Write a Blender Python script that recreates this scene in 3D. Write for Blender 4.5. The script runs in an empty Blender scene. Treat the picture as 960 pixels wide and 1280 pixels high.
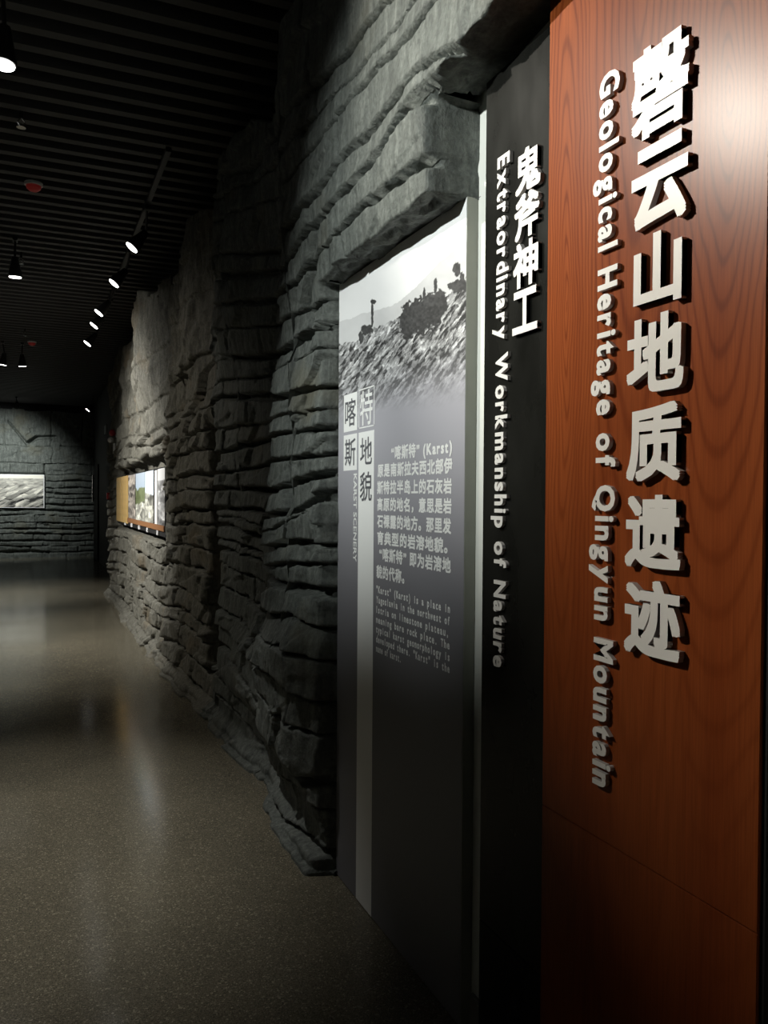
import bpy, math, random
import numpy as np
from mathutils import Vector, Matrix

SC = bpy.context.scene
COL = SC.collection
R = math.radians

# ------------------------------------------------------------------ camera, world, exposure
CAM = Vector((0.0, 0.0, 1.5))
YAW, PITCH, ROLL, FPX = R(23.7), R(0.95), R(0.38), 1000.0
_f = Vector((math.sin(YAW)*math.cos(PITCH), math.cos(YAW)*math.cos(PITCH), -math.sin(PITCH)))
_r0 = Vector((math.cos(YAW), -math.sin(YAW), 0))
_u0 = _r0.cross(_f)
_r = _r0*math.cos(ROLL) + _u0*math.sin(ROLL)
_u = _u0*math.cos(ROLL) - _r0*math.sin(ROLL)
cd = bpy.data.cameras.new('camera')
cd.sensor_width = 36; cd.lens = FPX/1280*36; cd.clip_start = 0.05
cam = bpy.data.objects.new('camera', cd); COL.objects.link(cam)
cam.matrix_world = Matrix(((_r.x, _u.x, -_f.x, CAM.x), (_r.y, _u.y, -_f.y, CAM.y), (_r.z, _u.z, -_f.z, CAM.z), (0, 0, 0, 1)))
SC.camera = cam

w = bpy.data.worlds.new('world'); SC.world = w; w.use_nodes = True
w.node_tree.nodes['Background'].inputs[0].default_value = (0.8, 1.0, 0.95, 1)
w.node_tree.nodes['Background'].inputs[1].default_value = 0.008
SC.view_settings.view_transform = 'Standard'
SC.view_settings.look = 'None'
SC.view_settings.exposure = 0.0
SC.view_settings.gamma = 1.0
SC.cycles.max_bounces = 6
SC.cycles.diffuse_bounces = 3
SC.cycles.sample_clamp_indirect = 4.0

CEIL = 3.75
def add_spot(name, loc, target, power, deg, blend=0.6, radius=0.03, col=(1, 0.97, 0.9), parent=None):
    l = bpy.data.lights.new(name, 'SPOT')
    l.energy = power; l.spot_size = R(deg); l.spot_blend = blend; l.shadow_soft_size = radius; l.color = col
    o = bpy.data.objects.new(name, l); COL.objects.link(o)
    o.location = loc
    o.rotation_euler = (Vector(target)-Vector(loc)).to_track_quat('-Z', 'Y').to_euler()
    return o

WARM = (1.0, 0.93, 0.80)
COOL = (0.95, 1.0, 0.965)
NEUT = (1.0, 0.98, 0.93)
# ceiling spots: (loc, target, watts, cone, blend, colour, mounted head visible)
SPOTS = [
    # lamps in the photograph's sight, hanging over the walkway and shining down
    ((-0.12, 3.95, 3.42), (-0.25, 3.75, 0.0), 300, 62, 1.0, NEUT),
    ((-0.14, 7.70, 3.42), (-0.1, 7.9, 0.0), 170, 66, 1.0, NEUT),
    ((-0.32, 7.70, 3.42), (-0.6, 7.5, 0.0), 70, 60, 1.0, NEUT),
    ((-0.14, 12.9, 3.42), (0.0, 13.6, 0.0), 330, 70, 1.0, NEUT),
    ((-0.40, 12.9, 3.42), (-0.9, 13.2, 0.0), 160, 60, 1.0, NEUT),
    # lamps that wash the panels and the rock, out of the picture
    ((-1.40, 3.20, 3.58), (1.07, 1.05, 2.55), 580, 56, 1.0, (1.0, .95, .84)),
    ((-1.90, 1.50, 3.35), (1.08, 2.22, 2.25), 490, 40, 1.0, COOL),
    ((-1.80, 3.60, 3.42), (1.08, 3.20, 1.75), 230, 27, 1.0, COOL),
    ((-1.70, 8.50, 3.42), (1.05, 9.3, 1.25), 900, 84, 1.0, NEUT),
    ((-1.10, 8.20, 3.42), (1.05, 8.4, 2.4), 60, 74, 1.0, NEUT),
    ((-1.50, 7.10, 3.42), (1.10, 6.2, 1.3), 80, 74, 1.0, WARM),  # added fill lamp, lifts the dim rock around the cleft
    ((-0.70, 19.1, 3.42), (-0.75, 21.4, 1.85), 400, 88, 1.0, COOL),
]

# ------------------------------------------------------------------ helpers
def ray(px, py):
    return (_f*FPX + _r*(px-480) + _u*(640-py)).normalized()
def atX(px, py, X):
    d = ray(px, py); return CAM + d*((X-CAM.x)/d.x)
def atY(px, py, Y):
    d = ray(px, py); return CAM + d*((Y-CAM.y)/d.y)
def atZ(px, py, Z):
    d = ray(px, py); return CAM + d*((Z-CAM.z)/d.z)
def project(x, y, z):
    dx, dy, dz = x-CAM.x, y-CAM.y, z-CAM.z
    zc = dx*_f.x+dy*_f.y+dz*_f.z
    xc = dx*_r.x+dy*_r.y+dz*_r.z
    yc = dx*_u.x+dy*_u.y+dz*_u.z
    return 480+FPX*xc/zc, 640-FPX*yc/zc

WORLD = {}
def put(name, mesh, origin, parent=None, label=None, cat=None, group=None, kind=None):
    o = bpy.data.objects.new(name, mesh); COL.objects.link(o)
    origin = Vector(origin); WORLD[o.name] = origin
    if parent is not None:
        o.parent = parent; o.location = origin - WORLD[parent.name]
    else:
        o.location = origin
    if label: o['label'] = label
    if cat: o['category'] = cat
    if group: o['group'] = group
    if kind: o['kind'] = kind
    return o
def empty(name, origin, label, cat, group=None, kind=None):
    return put(name, None, origin, None, label, cat, group, kind)
def mesh_obj(name, V, F, mat, parent=None, smooth=False, origin=None, **kw):
    V = np.asarray(V, dtype=float)
    if origin is None:
        lo, hi = V.min(0), V.max(0)
        origin = ((lo[0]+hi[0])/2, (lo[1]+hi[1])/2, lo[2])
    me = bpy.data.meshes.new(name)
    me.from_pydata([tuple(v) for v in (V-np.array(origin))], [], [tuple(int(i) for i in f) for f in F])
    if smooth: me.polygons.foreach_set('use_smooth', [True]*len(me.polygons))
    me.materials.append(mat); me.update()
    return put(name, me, origin, parent, **kw)

class MB:
    def __init__(s): s.V = []; s.F = []
    def add(s, V, F):
        n = len(s.V); s.V += [tuple(v) for v in V]; s.F += [tuple(i+n for i in f) for f in F]; return s
    def box(s, x0, x1, y0, y1, z0, z1, b=0.0):
        if b <= 0:
            V = [(x, y, z) for z in (z0, z1) for y in (y0, y1) for x in (x0, x1)]
            s.add(V, [(0, 2, 3, 1), (4, 5, 7, 6), (0, 1, 5, 4), (2, 6, 7, 3), (0, 4, 6, 2), (1, 3, 7, 5)]); return s
        import bmesh
        bm = bmesh.new(); bmesh.ops.create_cube(bm, size=1)
        for v in bm.verts:
            v.co = Vector((x0+(v.co.x+.5)*(x1-x0), y0+(v.co.y+.5)*(y1-y0), z0+(v.co.z+.5)*(z1-z0)))
        bmesh.ops.bevel(bm, geom=bm.edges[:], offset=b, segments=2, affect='EDGES')
        bm.verts.index_update()
        s.add([v.co[:] for v in bm.verts], [[v.index for v in f.verts] for f in bm.faces]); bm.free(); return s
    def lathe(s, base, axis, prof, n=20):
        """prof: list of (distance along axis, radius)"""
        a = Vector(axis).normalized(); t = a.orthogonal().normalized(); b = a.cross(t); base = Vector(base)
        V = []; F = []
        for h, r in prof:
            for i in range(n):
                q = 2*math.pi*i/n
                V.append(base+a*h+(t*math.cos(q)+b*math.sin(q))*r)
        for j in range(len(prof)-1):
            for i in range(n):
                k = (i+1) % n
                F.append((j*n+i, j*n+k, (j+1)*n+k, (j+1)*n+i))
        F.append(tuple(range(n-1, -1, -1))); F.append(tuple((len(prof)-1)*n+i for i in range(n)))
        return s.add(V, F)
    def tube(s, p0, p1, r, n=8):
        p0 = Vector(p0); p1 = Vector(p1); return s.lathe(p0, p1-p0, [(0, r), ((p1-p0).length, r)], n)
    def build(s, name, mat, parent=None, **kw):
        return mesh_obj(name, s.V, s.F, mat, parent, **kw)

# ------------------------------------------------------------------ materials
def nodes(name):
    m = bpy.data.materials.new(name); m.use_nodes = True
    nt = m.node_tree; return m, nt, nt.nodes['Principled BSDF']
def flat(name, col, rough=0.6, metal=0.0, spec=0.5, noise=0.06, nscale=30, emit=None, es=0):
    m, nt, b = nodes(name)
    b.inputs['Roughness'].default_value = rough; b.inputs['Metallic'].default_value = metal
    b.inputs['Specular IOR Level'].default_value = spec
    n = nt.nodes.new('ShaderNodeTexNoise'); n.inputs['Scale'].default_value = nscale; n.inputs['Detail'].default_value = 4
    tc = nt.nodes.new('ShaderNodeTexCoord'); nt.links.new(tc.outputs['Object'], n.inputs['Vector'])
    r = nt.nodes.new('ShaderNodeMapRange'); r.inputs['To Min'].default_value = 1-noise; r.inputs['To Max'].default_value = 1+noise
    nt.links.new(n.outputs['Fac'], r.inputs['Value'])
    mx = nt.nodes.new('ShaderNodeVectorMath'); mx.operation = 'SCALE'; mx.inputs[0].default_value = col
    nt.links.new(r.outputs[0], mx.inputs['Scale']); nt.links.new(mx.outputs[0], b.inputs['Base Color'])
    if emit:
        b.inputs['Emission Color'].default_value = (*emit, 1); b.inputs['Emission Strength'].default_value = es
    return m
def ramp(nt, src, stops):
    r = nt.nodes.new('ShaderNodeValToRGB'); e = r.color_ramp.elements
    while len(e) < len(stops): e.new(0.5)
    for i, (p, c) in enumerate(stops):
        e[i].position = p; e[i].color = (*c, 1) if len(c) == 3 else c
    nt.links.new(src, r.inputs[0]); return r.outputs[0]
def tex(nt, kind, scale, vec, **kw):
    n = nt.nodes.new('ShaderNodeTex'+kind); n.inputs['Scale'].default_value = scale
    for k, v in kw.items(): n.inputs[k].default_value = v
    nt.links.new(vec, n.inputs['Vector']); return n
def mapping(nt, scale, rot=(0, 0, 0), loc=(0, 0, 0), geo=True):
    g = nt.nodes.new('ShaderNodeNewGeometry'); m = nt.nodes.new('ShaderNodeMapping')
    m.inputs['Scale'].default_value = scale; m.inputs['Rotation'].default_value = rot; m.inputs['Location'].default_value = loc
    nt.links.new(g.outputs['Position'], m.inputs['Vector']); return m.outputs[0]
def mix(nt, blend, fac, a, b):
    n = nt.nodes.new('ShaderNodeMix'); n.data_type = 'RGBA'; n.blend_type = blend
    for key, v in ((0, fac), (6, a), (7, b)):
        if hasattr(v, 'is_output') or hasattr(v, 'links'): nt.links.new(v, n.inputs[key])
        else: n.inputs[key].default_value = v if key == 0 else (*v, 1)
    return n.outputs[2]
def math_n(nt, op, a, b=None):
    n = nt.nodes.new('ShaderNodeMath'); n.operation = op
    for i, v in enumerate((a, b)):
        if v is None: continue
        if hasattr(v, 'links'): nt.links.new(v, n.inputs[i])
        else: n.inputs[i].default_value = v
    return n.outputs[0]
def bump(nt, bsdf, h, strength, dist):
    n = nt.nodes.new('ShaderNodeBump'); n.inputs['Strength'].default_value = strength; n.inputs['Distance'].default_value = dist
    nt.links.new(h, n.inputs['Height']); nt.links.new(n.outputs[0], bsdf.inputs['Normal'])

def rock_material(name, base, dark, light, ochre):
    m, nt, b = nodes(name)
    streak = tex(nt, 'Noise', 1.0, mapping(nt, (30, 30, 5)), Detail=6.0, Roughness=0.65)
    big = tex(nt, 'Noise', 1.7, mapping(nt, (1, 1, 1.4)), Detail=4.0)
    fine = tex(nt, 'Noise', 55.0, mapping(nt, (1, 1, 1)), Detail=5.0, Roughness=0.7)
    c = ramp(nt, streak.outputs['Fac'], [(0.28, dark), (0.5, base), (0.74, light)])
    c = mix(nt, 'MULTIPLY', 0.75, c, ramp(nt, fine.outputs['Fac'], [(0.3, (0.45, 0.45, 0.45)), (0.62, (1.15, 1.15, 1.15))]))
    oc = ramp(nt, big.outputs['Fac'], [(0.56, (0, 0, 0)), (0.72, (1, 1, 1))])
    c = mix(nt, 'MIX', math_n(nt, 'MULTIPLY', oc, 0.55), c, ochre)
    nt.links.new(c, b.inputs['Base Color'])
    b.inputs['Roughness'].default_value = 0.72; b.inputs['Specular IOR Level'].default_value = 0.35
    h = math_n(nt, 'ADD', math_n(nt, 'MULTIPLY', streak.outputs['Fac'], 0.8), fine.outputs['Fac'])
    bump(nt, b, h, 0.55, 0.012)
    return m
M = {}
M['rock'] = rock_material('sculpted_rock', (0.098, 0.108, 0.098), (0.055, 0.061, 0.056), (0.17, 0.182, 0.165), (0.10, 0.09, 0.055))
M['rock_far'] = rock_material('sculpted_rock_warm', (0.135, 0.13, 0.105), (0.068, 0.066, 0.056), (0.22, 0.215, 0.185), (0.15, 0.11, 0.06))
M['black_paint'] = flat('black_paint', (0.006, 0.006, 0.006), 0.8)
M['ceiling_black'] = flat('ceiling_black', (0.004, 0.004, 0.004), 0.9)
M['slat'] = flat('baffle_grey', (0.075, 0.075, 0.075), 0.6)
M['white_wall'] = flat('white_wall_paint', (0.72, 0.73, 0.68), 0.6, noise=0.03)
M['grey_wall'] = flat('grey_wall_paint', (0.42, 0.43, 0.40), 0.6, noise=0.03)
M['skirting'] = flat('grey_skirting', (0.17, 0.17, 0.16), 0.4)
M['board_side'] = flat('board_side_grey', (0.30, 0.31, 0.27), 0.5)
M['letter'] = flat('letter_white', (0.80, 0.78, 0.74), 0.35, noise=0.01)
M['letter_side'] = flat('letter_edge_acrylic', (0.55, 0.52, 0.50), 0.15, noise=0.02)
M['print_white'] = flat('print_white', (0.82, 0.82, 0.80), 0.6, noise=0.01)
M['print_dark'] = flat('print_dark_grey', (0.10, 0.10, 0.11), 0.6, noise=0.01)
M['lamp_black'] = flat('lamp_black', (0.015, 0.015, 0.015), 0.35)
M['lens'] = flat('lamp_lens', (0.9, 0.9, 0.9), 0.3, emit=(1, 0.99, 0.95), es=9)
M['lens_dim'] = flat('lamp_lens_seen_askew', (0.9, 0.9, 0.9), 0.3, emit=(1, 0.99, 0.95), es=6)
M['red'] = flat('red_plastic', (0.55, 0.03, 0.04), 0.35)
M['detector'] = flat('detector_red', (0.30, 0.03, 0.025), 0.3, emit=(0.6, 0.05, 0.04), es=0.05)
M['chrome'] = flat('chrome', (0.6, 0.6, 0.6), 0.2, 1.0)
M['white_plastic'] = flat('white_plastic', (0.8, 0.8, 0.8), 0.4)
M['bamboo'] = flat('bamboo_slip', (0.62, 0.42, 0.16), 0.5, noise=0.25, nscale=14)
M['brown_rail'] = flat('brown_wood_rail', (0.30, 0.14, 0.06), 0.45, noise=0.2)

def wood():
    m, nt, b = nodes('cherry_wood_veneer')
    g = nt.nodes.new('ShaderNodeNewGeometry'); sep = nt.nodes.new('ShaderNodeSeparateXYZ'); nt.links.new(g.outputs['Position'], sep.inputs[0])
    Y, Z = sep.outputs['Y'], sep.outputs['Z']
    warp = tex(nt, 'Noise', 1.0, mapping(nt, (1, 5, 1.6)), Detail=3.0)
    wv = math_n(nt, 'MULTIPLY', math_n(nt, 'SUBTRACT', warp.outputs['Fac'], 0.5), 0.10)
    def cath(y0, z0, ky, kz):
        dy = math_n(nt, 'MULTIPLY', math_n(nt, 'ADD', math_n(nt, 'SUBTRACT', Y, y0), wv), ky)
        dz = math_n(nt, 'MULTIPLY', math_n(nt, 'SUBTRACT', Z, z0), kz)
        d = math_n(nt, 'SQRT', math_n(nt, 'ADD', math_n(nt, 'MULTIPLY', dy, dy), math_n(nt, 'MULTIPLY', dz, dz)))
        return d
    d = math_n(nt, 'MINIMUM', cath(1.035, 2.20, 1.0, 0.16), cath(1.475, 1.93, 1.3, 0.10))
    d = math_n(nt, 'MINIMUM', d, math_n(nt, 'ADD', cath(1.25, 2.9, 0.8, 0.07), 0.01))
    s = math_n(nt, 'SINE', math_n(nt, 'MULTIPLY', math_n(nt, 'POWER', d, 0.75), 330.0))
    ring = ramp(nt, math_n(nt, 'ADD', math_n(nt, 'MULTIPLY', s, 0.5), 0.5), [(0.0, (0.0,)*3), (0.75, (0.25,)*3), (1.0, (1.0,)*3)])
    fine = tex(nt, 'Noise', 1.0, mapping(nt, (1, 260, 6)), Detail=4.0, Roughness=0.7)
    broad = tex(nt, 'Noise', 1.0, mapping(nt, (1, 9, 0.5)), Detail=2.0)
    c = ramp(nt, broad.outputs['Fac'], [(0.3, (0.215, 0.046, 0.012)), (0.7, (0.285, 0.070, 0.018))])
    zf = nt.nodes.new('ShaderNodeMapRange'); zf.inputs['From Min'].default_value = 0.9; zf.inputs['From Max'].default_value = 2.0
    zf.inputs['To Min'].default_value = 0.12; zf.inputs['To Max'].default_value = 0.62; nt.links.new(Z, zf.inputs['Value'])
    c = mix(nt, 'MULTIPLY', math_n(nt, 'MULTIPLY', ring, zf.outputs[0]), c, (0.40, 0.25, 0.20))
    c = mix(nt, 'MULTIPLY', 0.55, c, ramp(nt, fine.outputs['Fac'], [(0.3, (0.6,)*3), (0.7, (1.2,)*3)]))
    nt.links.new(c, b.inputs['Base Color'])
    b.inputs['Roughness'].default_value = 0.30; b.inputs['Specular IOR Level'].default_value = 0.13
    return m
M['wood'] = wood()

def black_acrylic():
    m, nt, b = nodes('black_acrylic')
    n = tex(nt, 'Noise', 3.0, mapping(nt, (1, 2, 1)), Detail=5.0)
    c = ramp(nt, n.outputs['Fac'], [(0.35, (0.007, 0.007, 0.006)), (0.7, (0.016, 0.016, 0.014))])
    nt.links.new(c, b.inputs['Base Color'])
    nt.links.new(ramp(nt, n.outputs['Fac'], [(0.3, (0.2,)*3), (0.75, (0.36,)*3)]), b.inputs['Roughness'])
    b.inputs['Specular IOR Level'].default_value = 0.12
    return m
M['black_acrylic'] = black_acrylic()

def floor_mat():
    m, nt, b = nodes('polished_terrazzo')
    sp = tex(nt, 'Voronoi', 170.0, mapping(nt, (1, 1, 1)))
    n1 = tex(nt, 'Noise', 210.0, mapping(nt, (1, 1, 1)), Detail=3.0, Roughness=0.8)
    n2 = tex(nt, 'Noise', 0.9, mapping(nt, (1, 1, 1)), Detail=5.0, Roughness=0.6)
    c = ramp(nt, n1.outputs['Fac'], [(0.33, (0.045, 0.043, 0.033)), (0.5, (0.135, 0.121, 0.090)), (0.70, (0.24, 0.22, 0.17))])
    sepc = nt.nodes.new('ShaderNodeSeparateColor'); nt.links.new(sp.outputs['Color'], sepc.inputs[0])
    peb = ramp(nt, sepc.outputs[0], [(0.0, (0.6,)*3), (0.9, (1.1,)*3), (0.97, (1.9,)*3)])
    c = mix(nt, 'MULTIPLY', 0.8, c, peb)
    c = mix(nt, 'MULTIPLY', 0.8, c, ramp(nt, n2.outputs['Fac'], [(0.3, (0.72, 0.72, 0.70)), (0.7, (1.2, 1.17, 1.1))]))
    nt.links.new(c, b.inputs['Base Color'])
    nt.links.new(ramp(nt, n2.outputs['Fac'], [(0.3, (0.12,)*3), (0.7, (0.19,)*3)]), b.inputs['Roughness'])
    b.inputs['Specular IOR Level'].default_value = 0.36
    bump(nt, b, tex(nt, 'Noise', 3.0, mapping(nt, (1, 1, 1)), Detail=2.0).outputs['Fac'], 0.04, 0.02)
    return m
M['floor'] = floor_mat()

def vcol_mat(name, rough=0.55):
    m, nt, b = nodes(name)
    a = nt.nodes.new('ShaderNodeVertexColor'); a.layer_name = 'Col'
    nt.links.new(a.outputs['Color'], b.inputs['Base Color']); b.inputs['Roughness'].default_value = rough
    return m
M['print'] = vcol_mat('printed_photograph')

# ------------------------------------------------------------------ noise in numpy
def _hash(i, j, seed):
    h = (i.astype(np.int64)*374761393 + j.astype(np.int64)*668265263 + seed*1442695041) & 0xffffffff
    h = ((h ^ (h >> 13))*1274126177) & 0xffffffff
    return ((h ^ (h >> 16)) & 0xffffff)/float(0xffffff)
def vnoise(x, y, seed=0):
    x = np.asarray(x, float); y = np.asarray(y, float)
    i = np.floor(x); j = np.floor(y); u = x-i; v = y-j
    u = u*u*(3-2*u); v = v*v*(3-2*v)
    i = i.astype(np.int64); j = j.astype(np.int64)
    a = _hash(i, j, seed); b = _hash(i+1, j, seed); c = _hash(i, j+1, seed); d = _hash(i+1, j+1, seed)
    return (a*(1-u)+b*u)*(1-v)+(c*(1-u)+d*u)*v
def fbm(x, y, seed=0, oct=4, gain=0.5):
    t = 0; a = 1; n = 0
    for k in range(oct):
        t = t+a*(vnoise(x*2**k, y*2**k, seed+17*k)-0.5); n += a; a *= gain
    return t/n*2          # about -1..1
def facets(x, y, seed=0):
    """chiselled planes: each jittered cell is a tilted plane"""
    i0 = np.floor(x).astype(np.int64); j0 = np.floor(y).astype(np.int64)
    best = np.full(np.shape(x), 1e9); val = np.zeros(np.shape(x))
    for di in (-1, 0, 1):
        for dj in (-1, 0, 1):
            i = i0+di; j = j0+dj
            cx = i+_hash(i, j, seed); cy = j+_hash(i, j, seed+1)
            d = (x-cx)**2+(y-cy)**2
            tx = _hash(i, j, seed+2)-.5; ty = _hash(i, j, seed+3)-.5; h = _hash(i, j, seed+4)-.5
            v = tx*(x-cx)*1.6+ty*(y-cy)*1.6+h*0.8
            s = d < best; best = np.where(s, d, best); val = np.where(s, v, val)
    return val
def sstep(a, b, x):
    t = np.clip((x-a)/(b-a), 0, 1); return t*t*(3-2*t)

# ------------------------------------------------------------------ setting
CX0, CX1, CY0, CY1 = -3.2, 1.6, -2.2, 21.6
mesh_obj('floor', *(lambda b: (b.V, b.F))(MB().box(CX0, CX1, CY0, CY1+.2, -0.1, 0)), M['floor'], kind='structure')
ceil = mesh_obj('ceiling', *(lambda b: (b.V, b.F))(MB().box(CX0, CX1, CY0, CY1+.2, 4.25, 4.35)), M['ceiling_black'], kind='structure')
# baffle slats across the walkway, each its own piece
base_slat = None
PITCH_S = 0.1745
n0 = -12
for k in range(n0, 101):
    y = 4.09 + k*PITCH_S
    if y > 21.35: break
    if base_slat is None:
        b = MB().box(CX0, 1.36, y-.031, y+.031, CEIL, CEIL+.085)
        base_slat = b.build('ceiling_slat', M['slat'], ceil)
        o = base_slat; o0 = Vector(WORLD[o.name])
    else:
        o = base_slat.copy(); COL.objects.link(o)
        o.location = base_slat.location + Vector((0, y-o0.y, 0))
# walls
MB().box(CX0-.1, CX0, CY0, CY1+.2, 0, 4.25).build('wall_left', M['grey_wall'], kind='structure')
MB().box(CX0, CX1, CY0-.1, CY0, 0, 4.25).build('wall_near', M['grey_wall'], kind='structure')
wr = MB().box(1.40, CX1, 2.9, CY1+.2, 0, 4.25).build('wall_right', M['black_paint'], kind='structure')
wn = MB().box(1.144, CX1, CY0, 2.90, 0, 4.25).build('wall_right_entrance', M['white_wall'], kind='structure')
MB().box(1.128, 1.1435, 1.856, 1.951, 0, 0.105, .004).build('baseboard_right', M['skirting'], kind='structure')
MB().box(1.128, 1.1435, CY0, 0.925, 0, 0.105, .004).build('baseboard_right', M['skirting'], kind='structure')
wf = MB().box(CX0, 1.40, CY1, CY1+.2, 0, 4.25).build('wall_far', M['black_paint'], kind='structure')

# dark door with a long pull handle, past the end of the rock
dr = MB().box(1.365, 1.398, 19.55, 20.75, 0.01, 2.25, .004).build('door_1', M['black_paint'], kind='structure')
hb = MB(); hb.tube((1.31, 20.3, 1.38), (1.31, 20.3, 2.02), .017, 10)
for z in (1.46, 1.94): hb.tube((1.31, 20.3, z), (1.366, 20.3, z), .011, 8)
hb.build('door_handle', M['chrome'], dr, label='long upright metal pull handle')

# ------------------------------------------------------------------ rock wall
XL, XU = 1.04, 1.00
def curve(pts, X, w):
    P = [atX(px, py, X) for px, py in pts]
    a = sorted((p.y, p.z) for p in P)
    return np.array([q[0] for q in a]), np.array([q[1] for q in a]), w
LOW = [
 ([(415,1080),(397,1065),(371,1037),(345,1017),(332,992),(312,950),(285,905),(262,872)], .8),
 ([(404,1019),(393,1008),(371,985),(349,970),(336,955),(310,918),(285,880),(262,848)], .7),
 ([(413,977),(380,975),(362,960),(345,934),(334,907),(321,885),(306,860),(288,838),(265,815)], 1.3),
 ([(413,925),(390,915),(372,900),(352,880),(330,850),(310,828),(288,806),(265,788)], .5),
 ([(412,884),(393,875),(376,859),(362,844),(349,837),(327,822),(305,800),(280,775),(262,765)], .9),
 ([(421,836),(406,837),(391,823),(371,808),(345,798),(325,785),(300,762),(275,742),(262,735)], .8),
 ([(421,790),(400,787),(385,778),(371,768),(349,768),(332,759),(312,740),(295,724),(277,714),(262,705)], 1.1),
 ([(421,744),(402,742),(375,736),(354,731),(327,718),(306,704),(273,690)], 1.2),
 ([(421,702),(404,706),(371,703),(349,705),(336,709),(306,695),(284,682),(262,674)], .7),
 ([(421,683),(402,682),(384,677),(358,678),(334,687),(314,678),(295,667),(268,656)], 1.3),
 ([(402,629),(380,642),(362,653),(338,663),(312,659),(290,651),(262,645)], .4),
 ([(419,613),(404,621),(382,629),(362,641),(332,646),(323,640),(284,636),(262,634)], 1.3),
 ([(421,589),(404,591),(380,597),(358,606),(338,614),(316,613),(295,611),(262,611)], 1.4),
 ([(417,566),(380,572),(338,576),(310,580),(270,590)], 1.0),
 ([(415,532),(393,537),(362,541),(341,543),(325,544),(295,552),(255,566)], 1.1),
 ([(415,510),(397,512),(354,518),(323,526),(299,528),(262,534)], .35),
 ([(417,481),(393,485.5),(371,491),(345,497),(330,495),(301,494),(262,496)], 1.2),
 ([(422,436),(400,435),(371,448),(349,459),(330,468),(300,472),(262,474)], .6),
 ([(422,410),(402,409),(375,422),(354,434),(334,444),(300,446),(262,446)], 1.2),
 ([(422,366),(408,371),(371,390),(345,403),(320,408),(262,412)], .5),
]
UPP = [
 ([(600,190),(537,202),(498,229),(448,267),(423,290),(395,312),(369,350),(330,372),(262,382)], 1.0),
 ([(600,98),(557,105),(533,125),(507,150),(480,190),(443,230),(410,263),(380,297),(350,335),(262,345)], 1.6),
 ([(600,60),(540,85),(500,130),(463,173),(427,203),(407,230),(383,257),(360,283),(330,312),(262,318)], 1.0),
 ([(640,-90),(560,0),(527,43),(503,67),(487,80),(417,153),(397,182),(373,207),(345,240),(262,275)], .6),
 ([(590,-75),(530,3),(507,35),(487,57),(460,80),(433,107),(400,140),(350,198),(262,248)], .5),
 ([(560,-80),(500,0),(460,37),(437,68),(407,97),(350,155),(300,210),(262,225)], .7),
]
CUR = [curve(p, XL, wd) for p, wd in LOW] + [curve(p, XU, wd) for p, wd in UPP]
SMID = 5.50                                    # crevice between the near mass and the far one
rng = random.Random(5)
def near_bounds(s):
    out = []; prev = None
    for ss, zz, wd in CUR:
        z = np.interp(s, ss, zz)
        lo = s < ss[0]
        z = np.where(lo, zz[0]+(zz[1]-zz[0])/(ss[1]-ss[0])*(s-ss[0])*0.5, z)
        z = z+0.010*fbm(s*4, s*0+len(out)*3.1, 40+len(out), 3)+.004*fbm(s*18, s*0, 140+len(out), 2)
        if prev is not None: z = np.maximum(z, prev+0.022)
        out.append(z); prev = z
    return out
NEARW = [c[2] for c in CUR]
# vertical breaks in the near layers (s positions)
NB = []
for k in range(len(CUR)+1):
    up = k >= len(LOW)
    L = []; s = (2.6 if up else 3.75)+rng.random()*(1.0 if up else .5)-(.55 if (not up and rng.random() < .3) else 0)
    while s < 5.5:
        L.append(s); s += rng.uniform(.7, 1.3)*(1.2 if up else 1)
    NB.append(L)
# far courses
FZ = [0.0]
while FZ[-1] < 2.15: FZ.append(FZ[-1]+rng.uniform(.10, .20))
FZ[-1] = 2.2
FZ += [2.45, 2.9]
FB = []
for k in range(len(FZ)+1):
    L = []; s = SMID+rng.random()*.5
    hi = k >= len(FZ)-3
    while s < 14.2:
        s += rng.uniform(.9, 1.6) if hi else rng.uniform(.42, 1.05); L.append(s)
    FB.append(L)

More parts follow.
